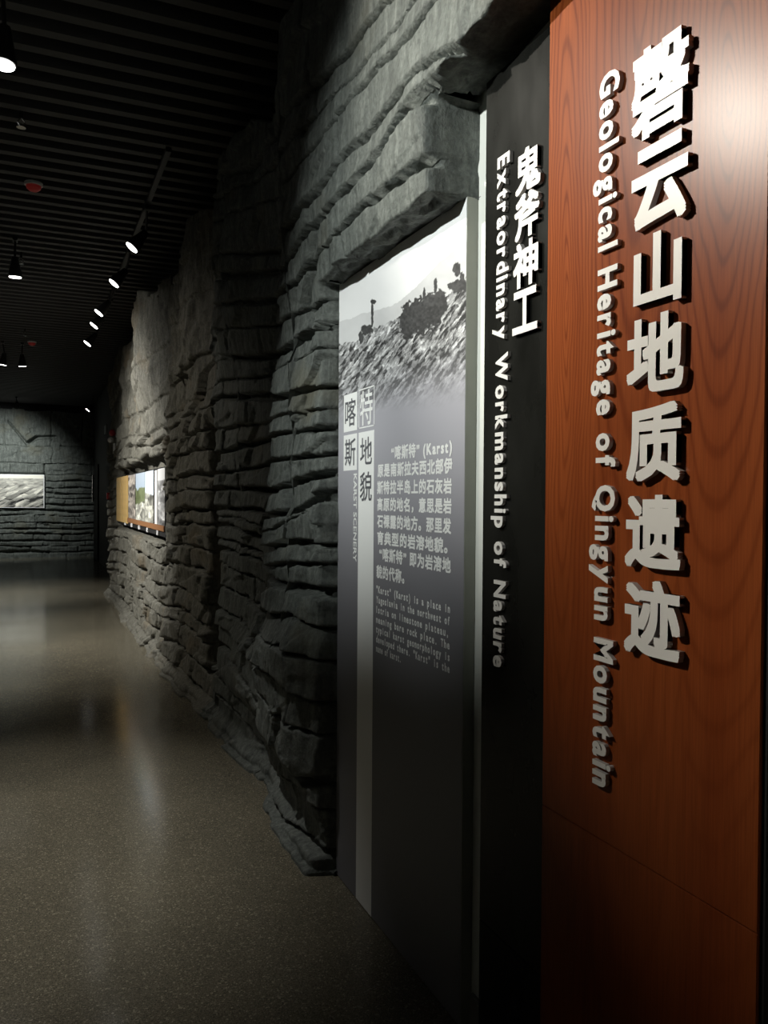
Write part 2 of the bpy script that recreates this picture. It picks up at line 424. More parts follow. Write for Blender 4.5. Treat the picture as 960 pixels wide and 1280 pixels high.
def label_and_crack(S, Z):
    """S, Z 2-D arrays. returns label id, crack depth 0..1, height within the layer 0..1"""
    shp = S.shape
    lab = np.zeros(shp, int); crack = np.zeros(shp); tt = np.zeros(shp)
    near = S < SMID
    # near
    s1 = S[0]
    B = near_bounds(S)
    idx = np.zeros(shp, int)
    for b in B: idx += (Z > b)
    lowb = np.full(shp, 0.0); hib = np.full(shp, 3.5)
    for i, b in enumerate(B):
        lowb = np.where(idx == i+1, b, lowb); hib = np.where(idx == i, b, hib)
    for i, b in enumerate(B):
        wd = NEARW[i]**1.4*0.0135*(0.20+1.2*vnoise(S*1.7, S*0+i*7.7, 91))+.003*fbm(S*12, S*0+i, 92, 2)
        wd = np.maximum(wd, 0.0035)
        c = 1-sstep(wd*.75, wd*1.15+.002, np.abs(Z-b))
        crack = np.where(near, np.maximum(crack, c*min(1, .25+.65*NEARW[i])), crack)
    t = np.clip((Z-lowb)/np.maximum(hib-lowb, .01), 0, 1)
    blk = np.zeros(shp, int)
    for k, L in enumerate(NB):
        m = idx == k
        for sb in L:
            wob = sb+0.035*fbm(Z*6, Z*0+sb*5, 33, 3)+(-.1)*(Z-1.5)*0.3
            blk += m & (S > wob)
            c = 1-sstep(.003, .012, np.abs(S-wob)*0.8)
            crack = np.where(m & near, np.maximum(crack, c*.45), crack)
    lab_n = idx*20+blk
    # far
    Zw = Z+0.045*fbm(S*.9, Z*.6, 60, 3)+0.02*fbm(S*4, Z*3, 61, 2)-0.05*np.sin(S*1.3)*sstep(0, .3, Z)
    fi = np.zeros(shp, int); FZa = np.array(FZ[1:])
    for b in FZa: fi += Zw > b
    fl = np.where(fi == 0, 0, FZa[np.clip(fi-1, 0, len(FZa)-1)]); fh = np.where(fi >= len(FZa), 3.5, FZa[np.clip(fi, 0, len(FZa)-1)])
    cf = np.zeros(shp)
    for i, b in enumerate(FZa):
        wd = 0.017*(0.15+1.5*vnoise(S*2.3, S*0+i*3.3, 71)**1.5)
        cf = np.maximum(cf, (1-sstep(wd*.6, wd*1.3, np.abs(Zw-b)))*(0.45+.55*vnoise(S*2.0, S*0+i, 72))*(1 if b < 2.1 else .35))
    fb = np.zeros(shp, int)
    for k, L in enumerate(FB):
        m = fi == k
        for sb in L:
            wob = sb+0.05*fbm(Z*5, Z*0+sb*5, 34, 3)
            fb += m & (S > wob)
            c = 1-sstep(.005, .028, np.abs(S-wob))
            cf = np.where(m, np.maximum(cf, c*.7), cf)
    lab_f = 1000+fi*30+fb
    tf = np.clip((Zw-fl)/np.maximum(fh-fl, .01), 0, 1)
    return np.where(near, lab_n, lab_f), np.where(near, crack, cf), np.where(near, t, tf)

def zbot_tier(s): return 2.605+(1.95-s)*0.10
PN = [(0.0, .98), (1.95, 1.00), (2.5, 1.02), (2.96, 1.045), (3.3, 1.04), (3.76, 1.05), (3.90, 1.12), (4.3, 1.15), (4.8, 1.14), (5.30, 1.13), (5.5, 1.15), (5.66, 1.13),
      (6.0, 1.11), (6.4, 1.10), (7.0, 1.085), (7.35, 1.11), (7.6, 1.12), (8.6, 1.08), (9.6, 1.07), (10.6, 1.10), (11.6, 1.06), (12.3, 1.10), (13.2, 1.09), (14.2, 1.30)]
PU = [(0.0, .95), (1.95, .965), (2.6, .99), (3.4, 1.0), (3.55, 1.02), (3.75, 1.08), (4.2, 1.05), (4.6, .99), (5.0, 1.05), (5.35, 1.18), (5.6, 1.08), (5.9, 1.02), (6.6, 1.08), (7.3, 1.12),
      (7.8, 1.02), (8.4, .99), (8.9, 1.0), (9.15, 1.10), (10.0, 1.12), (10.6, 1.06), (11.8, 1.10), (12.6, 1.10), (13.2, 1.12), (14.2, 1.30)]
def rockX(S, Z, crk, t, lab):
    pn = np.interp(S, *zip(*PN)); pu = np.interp(S, *zip(*PU))
    k = sstep(2.1, 2.7, Z+0.15*fbm(S*1.5, Z, 3, 2))
    X = pn*(1-k)+pu*k
    # boulders and flare towards the floor
    X = X-0.085*sstep(1.05, .75, Z+.25*(S-3.6))*sstep(.28, .42, Z)*sstep(3.0, 3.25, S)*sstep(5.4, 4.2, S)
    X = X+0.04*sstep(.30, .10, Z)*sstep(5.0, 4, S)-.045*sstep(.11, .05, Z)
    # niche that holds the long picture panel
    nic = sstep(7.42, 7.50, S)*sstep(12.1, 12.0, S)*sstep(1.06, 1.10, Z)*sstep(1.90+.03, 1.84, Z+.05*fbm(S*3, S*0, 8, 3))
    # large soft lumps, chiselled faces, grain
    amp = np.where(S > SMID, 1.3, 1.0)
    lump = 0.024*fbm(S*1.6, Z*1.9, 11, 3)+0.015*fbm(S*5, Z*6, 12, 3)
    up = sstep(2.2, 2.7, Z)
    fac = 0.034*facets(S*2.6, Z*4.0+S, 21)*(1-.35*up)+0.008*facets(S*8, Z*10, 25)
    vert = up*(0.045*fbm(S*5, Z*.7, 14, 4)+.02*np.abs(fbm(S*9+Z*.6, Z*.8, 15, 3)))*sstep(3.9, 4.5, S)
    grain = 0.0045*fbm(S*26, Z*22, 13, 3)
    h = (_hash(lab.astype(np.int64), lab*0, 5)-.5)
    h2 = (_hash(lab.astype(np.int64), lab*0, 6)-.5)
    blk = h*np.where(S > SMID, 0.042, 0.032)*(1-.35*up)
    under = -0.012*(1-t)
    tilt = h2*0.022*(t-.5)*(1-.5*up)
    damp = 1-.55*sstep(3.1, 2.6, S)
    X = X+((lump+fac+vert)*amp+blk+under+tilt)*damp+grain
    X = X+crk*np.where(S > SMID, .065, .075)*(1-.3*up)*(1-.1*sstep(3.1, 2.6, S))
    X = np.where(nic > 0, X*(1-nic)+1.235*nic, X)
    # big dark cleft
    cw = .17+.05*fbm(Z*3, Z*0+4, 9, 2)
    cl = (1-sstep(cw*.7, cw*1.15, np.abs(S-(5.50+.06*fbm(Z*2, Z*0, 7, 3)))))*sstep(2.1, 1.8, Z)*sstep(.20, .45, Z)
    X = X+.26*cl
    # thin ledge where the rock meets the floor
    X = np.where(Z < .022, X-.025, X)
    # return beside the text board, and the near end above it
    X = X+np.where(Z < 2.345, .10*sstep(3.012, 2.962, S), 0)
    zt = 2.600
    X = X+np.where(Z < zt, .20*sstep(1.985, 1.948, S), 0)
    return np.clip(X, .80, 1.385)

def ztop(s):
    st = 3.50+0.10*(vnoise(s*1.9, s*0, 200)-.5)*2+0.05*np.sign(fbm(s*1.3, s*0, 201, 1))
    return np.where(s < 3.4, 3.55, np.minimum(st-.07, 3.70))

PIECES = {}
def grid(svals, zb, rows, under=None):
    """heightfield patch, its quads handed to the piece they belong to"""
    s = np.asarray(svals); n = len(s)
    zt = ztop(s); zb = np.asarray(zb)*np.ones(n)
    t = np.linspace(0, 1, rows)[:, None]
    Z = zb[None]*(1-t)+zt[None]*t
    S = np.tile(s[None], (rows, 1))
    lab, crk, tt = label_and_crack(S, Z)
    X = rockX(S, Z, crk, tt, lab)
    # wobble along the wall so that edges are not straight columns
    Y = S+0.006*fbm(S*14, Z*14, 77, 2)*sstep(0, .05, np.abs(S-1.95))*sstep(0, .03, np.abs(S-2.965))
    # top cap rows, sloping back
    Xc = np.stack([X[-1]+.02, X[-1]*0+1.39]); Zc = np.stack([Z[-1]+.012, Z[-1]+.02])
    X = np.vstack([X, Xc]); Z = np.vstack([Z, Zc]); Y = np.vstack([Y, Y[-1:], Y[-1:]]); lab = np.vstack([lab, lab[-1:], lab[-1:]])
    if under is not None:
        nr = 14; xs = []; zs = []
        for i in range(nr):
            q = 1-i/nr                                   # 1 at the wall, 0 at the front edge
            x = X[0]*(1-q)+under[0]*q
            z = Z[0]+under[1]*q + .018*np.sin(q*math.pi)*facets(s*9, s*0+q*3.0, 51)+.012*fbm(s*14, s*0+q*5, 52, 3)*(q < .99)
            xs.append(x); zs.append(z)
        X = np.vstack([np.array(xs), X]); Z = np.vstack([np.array(zs), Z])
        Y = np.vstack([np.tile(Y[:1], (nr, 1)), Y]); lab = np.vstack([np.tile(lab[:1], (nr, 1)), lab])
    P = np.stack([X, Y, Z], -1)
    r, c = X.shape
    L = lab[:-1, :-1]
    for l in np.unique(L):
        i, j = np.nonzero(L == l)
        q = np.stack([i*c+j, i*c+j+1, (i+1)*c+j+1, (i+1)*c+j], -1)
        q = q[:, ::-1]     # faces look to -X
        PIECES.setdefault(int(l), []).append((P.reshape(-1, 3), q))
def spacing(a, b, d0, d1):
    out = [a]
    while out[-1] < b:
        f = (out[-1]-a)/(b-a); out.append(out[-1]+d0*(1-f)+d1*f)
    out[-1] = b; return np.array(out)
g1 = spacing(0.6, 1.948, .03, .008)
grid(g1, zbot_tier(g1), 110, (1.143, .02))
g2 = spacing(1.948, 2.965, .007, .009)
grid(g2, np.full(len(g2), 2.345), 150, (1.143, .0))
g3 = spacing(2.962, 4.2, .008, .012)
grid(g3, 0, 430)
g4 = spacing(4.2, 7.6, .012, .02)
grid(g4, 0, 350)
g5 = spacing(7.6, 14.2, .02, .032)
grid(g5, 0, 260)

def emit_pieces(PCS, parent, matf, minq=60, name='rock_slab'):
    # tiny slivers join the nearest id so that every piece is a real slab
    big = {k: v for k, v in PCS.items() if sum(len(q) for _, q in v) >= minq}
    small = [k for k in PCS if k not in big]
    keys = sorted(big)
    for k in small:
        j = min(keys, key=lambda a: abs(a-k)); big[j] = big[j]+PCS[k]
    for k in keys:
        V = []; F = []; n = 0
        for P, q in big[k]:
            u, inv = np.unique(q.reshape(-1), return_inverse=True)
            V.append(P[u]); F.append(inv.reshape(-1, 4)+n); n += len(u)
        V = np.vstack(V); F = np.vstack(F)
        lo, hi = V.min(0), V.max(0); org = np.array([(lo[0]+hi[0])/2, (lo[1]+hi[1])/2, lo[2]])
        me = bpy.data.meshes.new(name)
        me.vertices.add(len(V)); me.vertices.foreach_set('co', (V-org).ravel())
        me.loops.add(F.size); me.loops.foreach_set('vertex_index', F.ravel().astype(np.int32))
        me.polygons.add(len(F)); me.polygons.foreach_set('loop_start', np.arange(0, F.size, 4, dtype=np.int32))
        me.polygons.foreach_set('loop_total', np.full(len(F), 4, dtype=np.int32))
        me.update(calc_edges=True); me.materials.append(matf(org))
        put(name, me, org, parent)
    return len(keys)
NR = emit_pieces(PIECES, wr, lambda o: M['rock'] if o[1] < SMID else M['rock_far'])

# far rock wall across the end of the walkway
PCS = {}
sx = np.linspace(-1.6, 1.40, 170); zz = np.linspace(0, 3.62, 200)
SX, ZZ = np.meshgrid(sx, zz)
top = 3.60+.03*fbm(sx*2, sx*0, 301, 2)+.03*(vnoise(sx*3, sx*0, 302) > .6)
ZZ = ZZ*(top/3.62)[None]
r2 = random.Random(9)
fz = [0]
while fz[-1] < 1.9: fz.append(fz[-1]+r2.uniform(.11, .19))
fz += [2.3, 2.72]
Zw = ZZ+.05*fbm(SX*1.1, ZZ*.8, 310, 3)
fi = np.zeros(SX.shape, int); cr = np.zeros(SX.shape)
for i, b in enumerate(fz[1:]):
    fi += Zw > b
    wd = .024*(.15+1.5*vnoise(SX*2, SX*0+i*3, 311)**1.6)
    cr = np.maximum(cr, (1-sstep(wd*.5, wd*1.4, np.abs(Zw-b)))*(.9 if b < 2 else .45))
fb = np.zeros(SX.shape, int)
for k in range(len(fz)+1):
    s = -1.5+r2.random()*.6
    while s < 1.35:
        s += r2.uniform(.5, 1.2); wob = s+.04*fbm(ZZ*5, ZZ*0+s, 312, 2)
        fb += (fi == k) & (SX > wob)
        cr = np.where(fi == k, np.maximum(cr, .4*(1-sstep(.004, .03, np.abs(SX-wob)))), cr)
labf = fi*20+fb
# the bent cleft high on the far wall
def seg_d(S, Z, a, b):
    a = np.array(a); b = np.array(b); ab = b-a
    t = np.clip(((S-a[0])*ab[0]+(Z-a[1])*ab[1])/(ab@ab), 0, 1)
    return np.hypot(S-(a[0]+t*ab[0]), Z-(a[1]+t*ab[1])), t
cp = [atY(px, py, 21.35) for px, py in ((10, 526), (33, 554), (46, 547), (69, 546))]
cp = [(p.x, p.z) for p in cp]
cleft = np.zeros(SX.shape)
for a, b, w0, w1 in ((cp[0], cp[1], .015, .028), (cp[1], cp[2], .03, .05), (cp[2], cp[3], .05, .04)):
    d, t = seg_d(SX, ZZ, a, b); wv = w0*(1-t)+w1*t
    cleft = np.maximum(cleft, 1-sstep(wv*.7, wv*1.3, d))
YF = 21.33+.05*fbm(SX*1.5, ZZ*2, 320, 3)+.03*facets(SX*3, ZZ*5, 321)+.010*facets(SX*9, ZZ*14, 322)+cr*.08+cleft*.20+(_hash(labf.astype(np.int64), labf*0, 8)-.5)*.05
q0 = atY(57, 590, 21.3); q1 = atY(57, 637, 21.3)
pic_z1, pic_z0, pic_x = atY(30, 593, 21.3).z, atY(30, 635, 21.3).z, atY(55.5, 615, 21.3).x
nich = sstep(pic_x+.05, pic_x+.01, SX)*sstep(pic_z0-.05, pic_z0-.01, ZZ)*sstep(pic_z1+.05, pic_z1+.01, ZZ)
YF = YF*(1-nich)+21.42*nich
YF = np.minimum(YF, 21.58)
P = np.stack([SX, YF, ZZ], -1); r, c = SX.shape
L = labf[:-1, :-1]
for l in np.unique(L):
    i, j = np.nonzero(L == l)
    PCS.setdefault(int(l), []).append((P.reshape(-1, 3), np.stack([i*c+j, i*c+j+1, (i+1)*c+j+1, (i+1)*c+j], -1)))
emit_pieces(PCS, wf, lambda o: M['rock'], 40)

# ------------------------------------------------------------------ text
def text_mesh(txt, size, extrude=0.0, offset=0.0, res=3, shear=0.0, bevel=0.0):
    pen = 0
    if not extrude or any(ord(c) > 0x2e80 for c in txt): pen, offset = offset, 0.0
    cu = bpy.data.curves.new('t', 'FONT'); cu.body = txt; cu.size = size; cu.extrude = extrude; cu.offset = offset
    cu.resolution_u = res; cu.shear = shear; cu.fill_mode = 'BOTH' if extrude else 'FRONT'
    if bevel: cu.bevel_depth = bevel; cu.bevel_resolution = 0
    o = bpy.data.objects.new('t', cu); COL.objects.link(o)
    dg = bpy.context.evaluated_depsgraph_get(); dg.update()
    me = bpy.data.meshes.new_from_object(o.evaluated_get(dg))
    bpy.data.objects.remove(o); bpy.data.curves.remove(cu)
    V = np.array([v.co[:] for v in me.vertices]) if len(me.vertices) else np.zeros((0, 3))
    F = [list(p.vertices) for p in me.polygons]
    N = [abs(p.normal.z) for p in me.polygons]
    bpy.data.meshes.remove(me)
    if pen and len(V):           # Chinese glyphs are thickened by a square pen: the outline struck again around its place
        n = len(V); VV = []; FF = []; NN = []
        for k, (a, b) in enumerate(((0, 0), (1, 1), (1, -1), (-1, 1), (-1, -1), (0, 1), (0, -1), (1, 0), (-1, 0))):
            W = V+np.array([a*pen, b*pen, 0]); W[:, 2] = W[:, 2]*(1-.004*k)-(0 if extrude else .00003*k)
            VV.append(W); FF += [[i+n*k for i in f] for f in F]; NN += N
        V, F, N = np.vstack(VV), FF, NN
    return V, F, N
def place_text(name, V, F, N, org, right, up, X, mats, parent, label=None):
    """V in text space; org = (Y,Z) of the text-space origin"""
    W = np.zeros_like(V)
    W[:, 0] = X-V[:, 2]
    W[:, 1] = org[0]+V[:, 0]*right[0]+V[:, 1]*up[0]
    W[:, 2] = org[1]+V[:, 0]*right[1]+V[:, 1]*up[1]
    o = mesh_obj(name, W, F, mats[0], parent, label=label)
    if len(mats) > 1:
        o.data.materials.append(mats[1])
        for p, n in zip(o.data.polygons, N):
            p.material_index = 0 if n > .7 else 1
    return o
HR, HU = (-1, 0), (0, 1)           # level reading: right is -Y, up is +Z
VR, VU = (0, -1), (-1, 0)          # reading downwards: right is -Z, tops towards -Y

# ------------------------------------------------------------------ wooden title panel
YW1 = atX(681, 640, 1.085).y; YW0 = atX(954, 640, 1.085).y
seam_z = atX(915, 1150, 1.085).z
wp = empty('title_panel', (1.11, (YW0+YW1)/2, 0), 'tall reddish cherry wood panel with large raised white Chinese title at right of the wall', 'sign panel')
MB().box(1.0855, 1.1435, YW0, YW1, seam_z+.0015, 2.643, .0012).build('wood_board', M['wood'], wp, label='upper glossy orange-red wood board')
MB().box(1.0855, 1.1435, YW0, YW1, 0.002, seam_z, .0012).build('wood_board', M['wood'], wp, label='lower dark red wood board below the joint')
MB().box(1.092, 1.1435, YW0-.009, YW0-.0005, 0.002, 2.643).build('edge_strip', M['black_paint'], wp, label='black edging strip')

def stack_cjk(chars, boxes, parent, X, thick, embolden):
    """boxes: (centre x px, centre y px, width px, height px)"""
    for ch, (cx, cy, wpx, hpx) in zip(chars, boxes):
        a = atX(cx-wpx/2, cy, X); b = atX(cx+wpx/2, cy, X); c0 = atX(cx, cy-hpx/2, X); c1 = atX(cx, cy+hpx/2, X)
        Wm, Hm = abs(a.y-b.y), abs(c0.z-c1.z)
        V, F, N = text_mesh(ch, 1.0, thick/2/1.0, embolden, 4)
        lo, hi = V.min(0), V.max(0)
        V = V-(lo+hi)/2
        V[:, 0] *= Wm/(hi[0]-lo[0]); V[:, 1] *= Hm/(hi[1]-lo[1])
        V[:, 2] *= thick/(hi[2]-lo[2])
        m = ((a.y+b.y)/2, (c0.z+c1.z)/2)
        place_text('raised_character', V, F, N, m, HR, HU, X+thick/2, (M['letter'], M['letter_side']), parent)
def run_down(txt, p_top, p_bot, cap, parent, X, thick, embolden, gap, space):
    """raised letters reading down the panel from p_top to p_bot (Y, Z on the baseline)"""
    G = []
    for ch in txt:
        if ch == ' ': G.append(None); continue
        V, F, N = text_mesh(ch, 1.0, .05, embolden, 3)
        G.append((V, F, N, V[:, 0].min(), V[:, 0].max()))
    H = text_mesh('H', 1.0, 0, embolden)[0]; caph = H[:, 1].max()
    k = cap/caph
    tot = sum(space if g is None else (g[4]-g[3])+gap for g in G)-gap
    Ltot = p_top[1]-p_bot[1]; kx = Ltot/tot
    x = 0
    for g in G:
        if g is None: x += space; continue
        V, F, N, x0, x1 = g
        V = V.copy(); V[:, 0] = (V[:, 0]-x0+x)*kx; V[:, 1] *= k
        zr = V[:, 2].max()-V[:, 2].min(); V[:, 2] *= thick/zr
        f = x/tot
        yb = p_top[0]*(1-f)+p_bot[0]*f
        place_text('raised_letter', V, F, N, (yb, p_top[1]), VR, VU, X+thick/2, (M['letter'], M['letter_side']), parent)
        x += (x1-x0)+gap
XF = 1.072
bx = [(825.5,105,72,116),(824.5,228,70,106),(822,335,60,92),(819,441,71,97),(817,553,68,97),(816,665,70,93),(815,774,70,97)]
stack_cjk('磬云山地质遗迹', bx, wp, XF, .0125, .030)
t0 = atX(751, 97, 1.075); t1 = atX(740, 978, 1.075)
capw = abs(atX(751, 130, 1.075).y-atX(775, 130, 1.075).y)
run_down('Geological Heritage of Qingyun Mountain', (t0.y, t0.z), (t0.y, t1.z), capw*.98, wp, 1.075, .010, .036, .13, .42)

# ------------------------------------------------------------------ black panel
YB1 = atX(603.5, 640, 1.10).y
sb = atX(640, 1187, 1.10).z
bp = empty('black_panel', (1.12, (YB1+YW1)/2, 0), 'narrow glossy black panel with small raised white lettering between white strip and wood', 'sign panel')
MB().box(1.100, 1.1435, YW1+.001, YB1, sb+.001, 2.602, .0012).build('acrylic_board', M['black_acrylic'], bp, label='upper gloss black board')
MB().box(1.100, 1.1435, YW1+.001, YB1, 0.002, sb-.0005, .0012).build('acrylic_board', M['black_acrylic'], bp, label='lower gloss black board below the joint')
bx = [(660,210,31,55),(658.5,268,31,57),(657,329,31,57),(656,388,31,54)]
stack_cjk('鬼斧神工', bx, bp, 1.088, .0115, .030)
t0 = atX(622.5, 198, 1.090); t1 = atX(616, 832, 1.090)
capw = abs(atX(622.5, 215, 1.090).y-atX(637, 215, 1.090).y)
run_down('Extraordinary Workmanship of Nature', (t0.y, t0.z), (t0.y, t1.z), capw, bp, 1.090, .0095, .034, .13, .42)

# ------------------------------------------------------------------ printed board
XB = 1.108
YK1 = atX(422.5, 640, XB).y; YK0 = atX(581, 640, XB).y
ZK = atX(500, 303.5, XB).z
kb = empty('text_board', (1.125, (YK0+YK1)/2, 0), 'tall grey printed board with black-and-white rocky hillside photograph and Chinese text', 'board')
MB().box(XB, 1.1435, YK0, YK1, 0.002, ZK, .0012).build('board_body', M['board_side'], kb, label='pale grey edge of the board')

def print_grid(name, X, y0, y1, z0, z1, ny, nz, fn, parent, **kw):
    """flat print on a plane of constant X; y0 > y1 (left to right for the viewer)"""
    y = np.linspace(y0, y1, ny+1); z = np.linspace(z0, z1, nz+1)
    Yg, Zg = np.meshgrid(y, z)
    C = fn(Yg, Zg)
    V = np.stack([np.full(Yg.size, X), Yg.ravel(), Zg.ravel()], -1)
    c = ny+1; i, j = np.meshgrid(np.arange(nz), np.arange(ny), indexing='ij')
    F = np.stack([i*c+j, i*c+j+1, (i+1)*c+j+1, (i+1)*c+j], -1).reshape(-1, 4)
    return grid_mesh(name, V, F, C, parent, **kw)
def grid_mesh(name, V, F, C, parent, **kw):
    lo, hi = V.min(0), V.max(0); org = np.array([(lo[0]+hi[0])/2, (lo[1]+hi[1])/2, lo[2]])
    me = bpy.data.meshes.new(name); me.from_pydata((V-org).tolist(), [], F.tolist())
    at = me.color_attributes.new('Col', 'FLOAT_COLOR', 'POINT')
    col = np.ones((len(V), 4)); col[:, :3] = C.reshape(-1, 3) if C.ndim == 3 else C.reshape(-1, 1)
    at.data.foreach_set('color', col.ravel()); me.materials.append(M['print']); me.update()
    return put(name, me, org, parent, **kw)
def srgb(c): 
    c = np.clip(c, 0, 1); return np.where(c <= .04045, c/12.92, ((c+.055)/1.055)**2.4)

def board_print(Yg, Zg):
    px, py = project(np.full(Yg.shape, XB), Yg, Zg)         # design taken in the picture's own units
    cx, cy = (px-400)*4, (py-240)*4
    a = (YK1-Yg)/(YK1-YK0)
    n = fbm(cx/60, cy/60, 401, 5); nf = fbm(cx/9, cy/9, 402, 3)
    sky = .93-.05*sstep(200, 700, cy)*sstep(700, 100, cx)+.01*n
    v = sky
    # misty ridges
    r1 = np.interp(cx, [90, 250, 350, 450, 520, 600, 660, 740], [650, 600, 575, 505, 430, 345, 300, 248])+9*fbm(cx/30, cx*0, 403, 3)
    v = np.where(cy > r1, .79+.04*n, v)
    r2_ = np.interp(cx, [90, 200, 300, 400, 740], [745, 730, 640, 600, 460])
    # rock field: slanted streaks of pale limestone
    edge = np.interp(cx, [90, 200, 300, 400, 480, 600, 680, 740], [768, 735, 665, 625, 600, 560, 470, 410])+14*fbm(cx/16, cx*0, 404, 3)
    ang = .95
    u = (cx*math.cos(ang)-cy*math.sin(ang)); w_ = (cx*math.sin(ang)+cy*math.cos(ang))
    q = facets(u/58+.3*n, w_/13+.3*nf, 405)+.45*facets(u/20, w_/6, 407)
    rock = .50+.55*q+.18*n+.10*nf
    rock = np.where(rock < .40, rock*.72, rock)
    rock = np.clip(rock, .18, .92)
    v = np.where(cy > edge, rock, v)
    # bushes
    def blob(x, y, rx, ry, seed):
        return ((cx-x)/rx)**2+((cy-y)/ry)**2+.75*fbm(cx/14, cy/14, seed, 3) < 1
    bush = np.zeros(cx.shape, bool)
    for b_ in ((440, 640, 42, 95), (500, 620, 52, 95), (560, 590, 60, 90), (600, 560, 38, 75), (578, 470, 9, 50), (522, 520, 9, 45), (235, 690, 32, 26), (205, 725, 13, 34),
               (684, 385, 19, 36), (690, 470, 46, 32), (712, 440, 14, 40), (262, 600, 6, 75), (268, 550, 13, 14)):
        bush |= blob(*b_, 409)
    v = np.where(bush, .24+.10*nf+.05*n, v)
    # fade into the grey ground
    z = Zg
    zz0 = atX(520, 520, XB).z; zz1 = atX(520, 455, XB).z; zz2 = atX(520, 800, XB).z
    g = .655-.205*sstep(zz0+.02, zz2, z)
    f = sstep(zz1+.05, zz0-.0, z-.02*n-.02*(1-a))
    v = v*(1-f)+g*f
    ln = srgb(v)
    tint = np.stack([ln*(1-.0*f), ln*(1-.02*f), ln*(1+.07*f)], -1)
    return tint
zmid = atX(520, 560, XB).z
print_grid('photo_print', XB-.0006, YK1-.002, YK0+.002, zmid, ZK-.002, 340, 300, board_print, kb, label='black-and-white photograph of a rocky hillside with dark bushes')
print_grid('grey_print', XB-.0006, YK1-.002, YK0+.002, 0.004, zmid, 4, 60, board_print, kb, label='plain grey lower print')

def rect(name, y0, y1, z0, z1, X, mat, label=None):
    return MB().box(X, XB-.0004, min(y0, y1), max(y0, y1), z0, z1).build(name, mat, kb, label=label)
yA = atX(430.0, 540, XB).y; yBm = atX(446.6, 540, XB).y; yC = atX(448.6, 540, XB).y; yD = atX(468, 540, XB).y
zt1 = atX(438.5, 492, XB).z; zt2 = atX(438.5, 539, XB).z; zt3 = atX(438.5, 543, XB).z; zt4 = atX(438.5, 588, XB).z
rect('title_square', yA, yBm, zt2, zt1, XB-.0010, M['print_white'])
rect('title_square', yA, yBm, zt4, zt3, XB-.0010, M['print_white'])
rect('white_stripe', yC, yD, .004, zt3, XB-.0010, M['print_white'], 'white stripe running to the floor')
zu = atX(458, 484.5, XB).z; zl = zt2+.002
fr = .0045
mb = MB()
mb.box(XB-.0010, XB-.0004, yD, yC, zu-fr, zu); mb.box(XB-.0010, XB-.0004, yD, yC, zl, zl+fr)
mb.box(XB-.0010, XB-.0004, yC-fr, yC, zl, zu); mb.box(XB-.0010, XB-.0004, yD, yD+fr, zl, zu)
mb.build('title_frame', M['print_white'], kb)

CW = {'“': .55, '”': .55, ' ': .35, '(': .5, ')': .5, 'K': .72, 'a': .60, 'r': .45, 's': .55, 't': .45}
def cjk_line(txt, l, r, h, emb):
    a = atX(*l, XB); b = atX(*r, XB); zc = (a.z+b.z)/2
    G = []; x = 0
    for ch in txt:
        w_ = CW.get(ch, 1.06)
        if ch != ' ':
            V, F, N = text_mesh(ch, 1.0, 0, emb if ord(ch) > 0x2e80 else .035, 2)
            V = V.copy(); lo, hi = V[:, 0].min(), V[:, 0].max()
            if ord(ch) < 0x2e80 or ch in '“”': V[:, 0] += -(lo+hi)/2+x+w_/2
            else: V[:, 0] += x+.03
            G.append((V, F, N))
        x += w_
    lo = min(g[0][:, 0].min() for g in G); hi = max(g[0][:, 0].max() for g in G)
    k = abs(a.y-b.y)/(hi-lo)
    for V, F, N in G:
        V[:, 0] = (V[:, 0]-lo)*k; V[:, 1] = (V[:, 1]-(CREF[0]+CREF[1])/2)*(h/(CREF[1]-CREF[0]))
        place_text('printed_character', V, F, N, (a.y, zc), HR, HU, XT, (M['print_white'],), kb)
PARA = []
def mono_mesh(txt, emb):
    VV = []; FF = []; NN = []; n = 0
    for k, ch in enumerate(txt):
        if ch == ' ': continue
        V, F, N = text_mesh(ch, 1.0, 0, emb, 2)
        lo, hi = V[:, 0].min(), V[:, 0].max(); V = V.copy()
        V[:, 0] = (V[:, 0]-(lo+hi)/2)*min(1.0, .50/(hi-lo))+(k+.5)*.62
        VV.append(V); FF += [[i+n for i in f] for f in F]; NN += N; n += len(V)
    return np.vstack(VV), FF, NN
def fit(txt, yl, yr, zc, h, X, mat, emb=.012, name='printed_line', ref=None, res=2, mono=False):
    V, F, N = mono_mesh(txt, emb) if mono else text_mesh(txt, 1.0, 0, emb, res)
    lo, hi = V.min(0), V.max(0)
    rlo, rhi = (lo[1], hi[1]) if ref is None else ref
    V = V.copy(); V[:, 0] = (V[:, 0]-lo[0])*(abs(yl-yr)/(hi[0]-lo[0])); V[:, 1] = (V[:, 1]-(rlo+rhi)/2)*(h/(rhi-rlo))
    return place_text(name, V, F, N, (yl, zc), HR, HU, X, (mat,), kb)
XT = XB-.0016
def sq(ch, ya, yb, z0, z1, mat, kx=.78, ky=.82):
    ym, zm = (ya+yb)/2, (z0+z1)/2; W2, H2 = abs(ya-yb)*kx, abs(z1-z0)*ky
    fit(ch, ym+W2/2, ym-W2/2, zm, H2, XT, mat, .008, 'title_character', res=3)
sq('喀', yA, yBm, zt2, zt1, M['print_dark'], .80, .74)
sq('斯', yA, yBm, zt4, zt3, M['print_dark'], .80, .76)
sq('特', yC, yD, zl, zu, M['print_white'], .80, .88)
sq('地', yC, yD, atX(458, 584, XB).z, atX(458, 543, XB).z, M['print_dark'], .76, .84)
sq('貌', yC, yD, atX(458, 630, XB).z, atX(458, 586, XB).z, M['print_dark'], .76, .84)
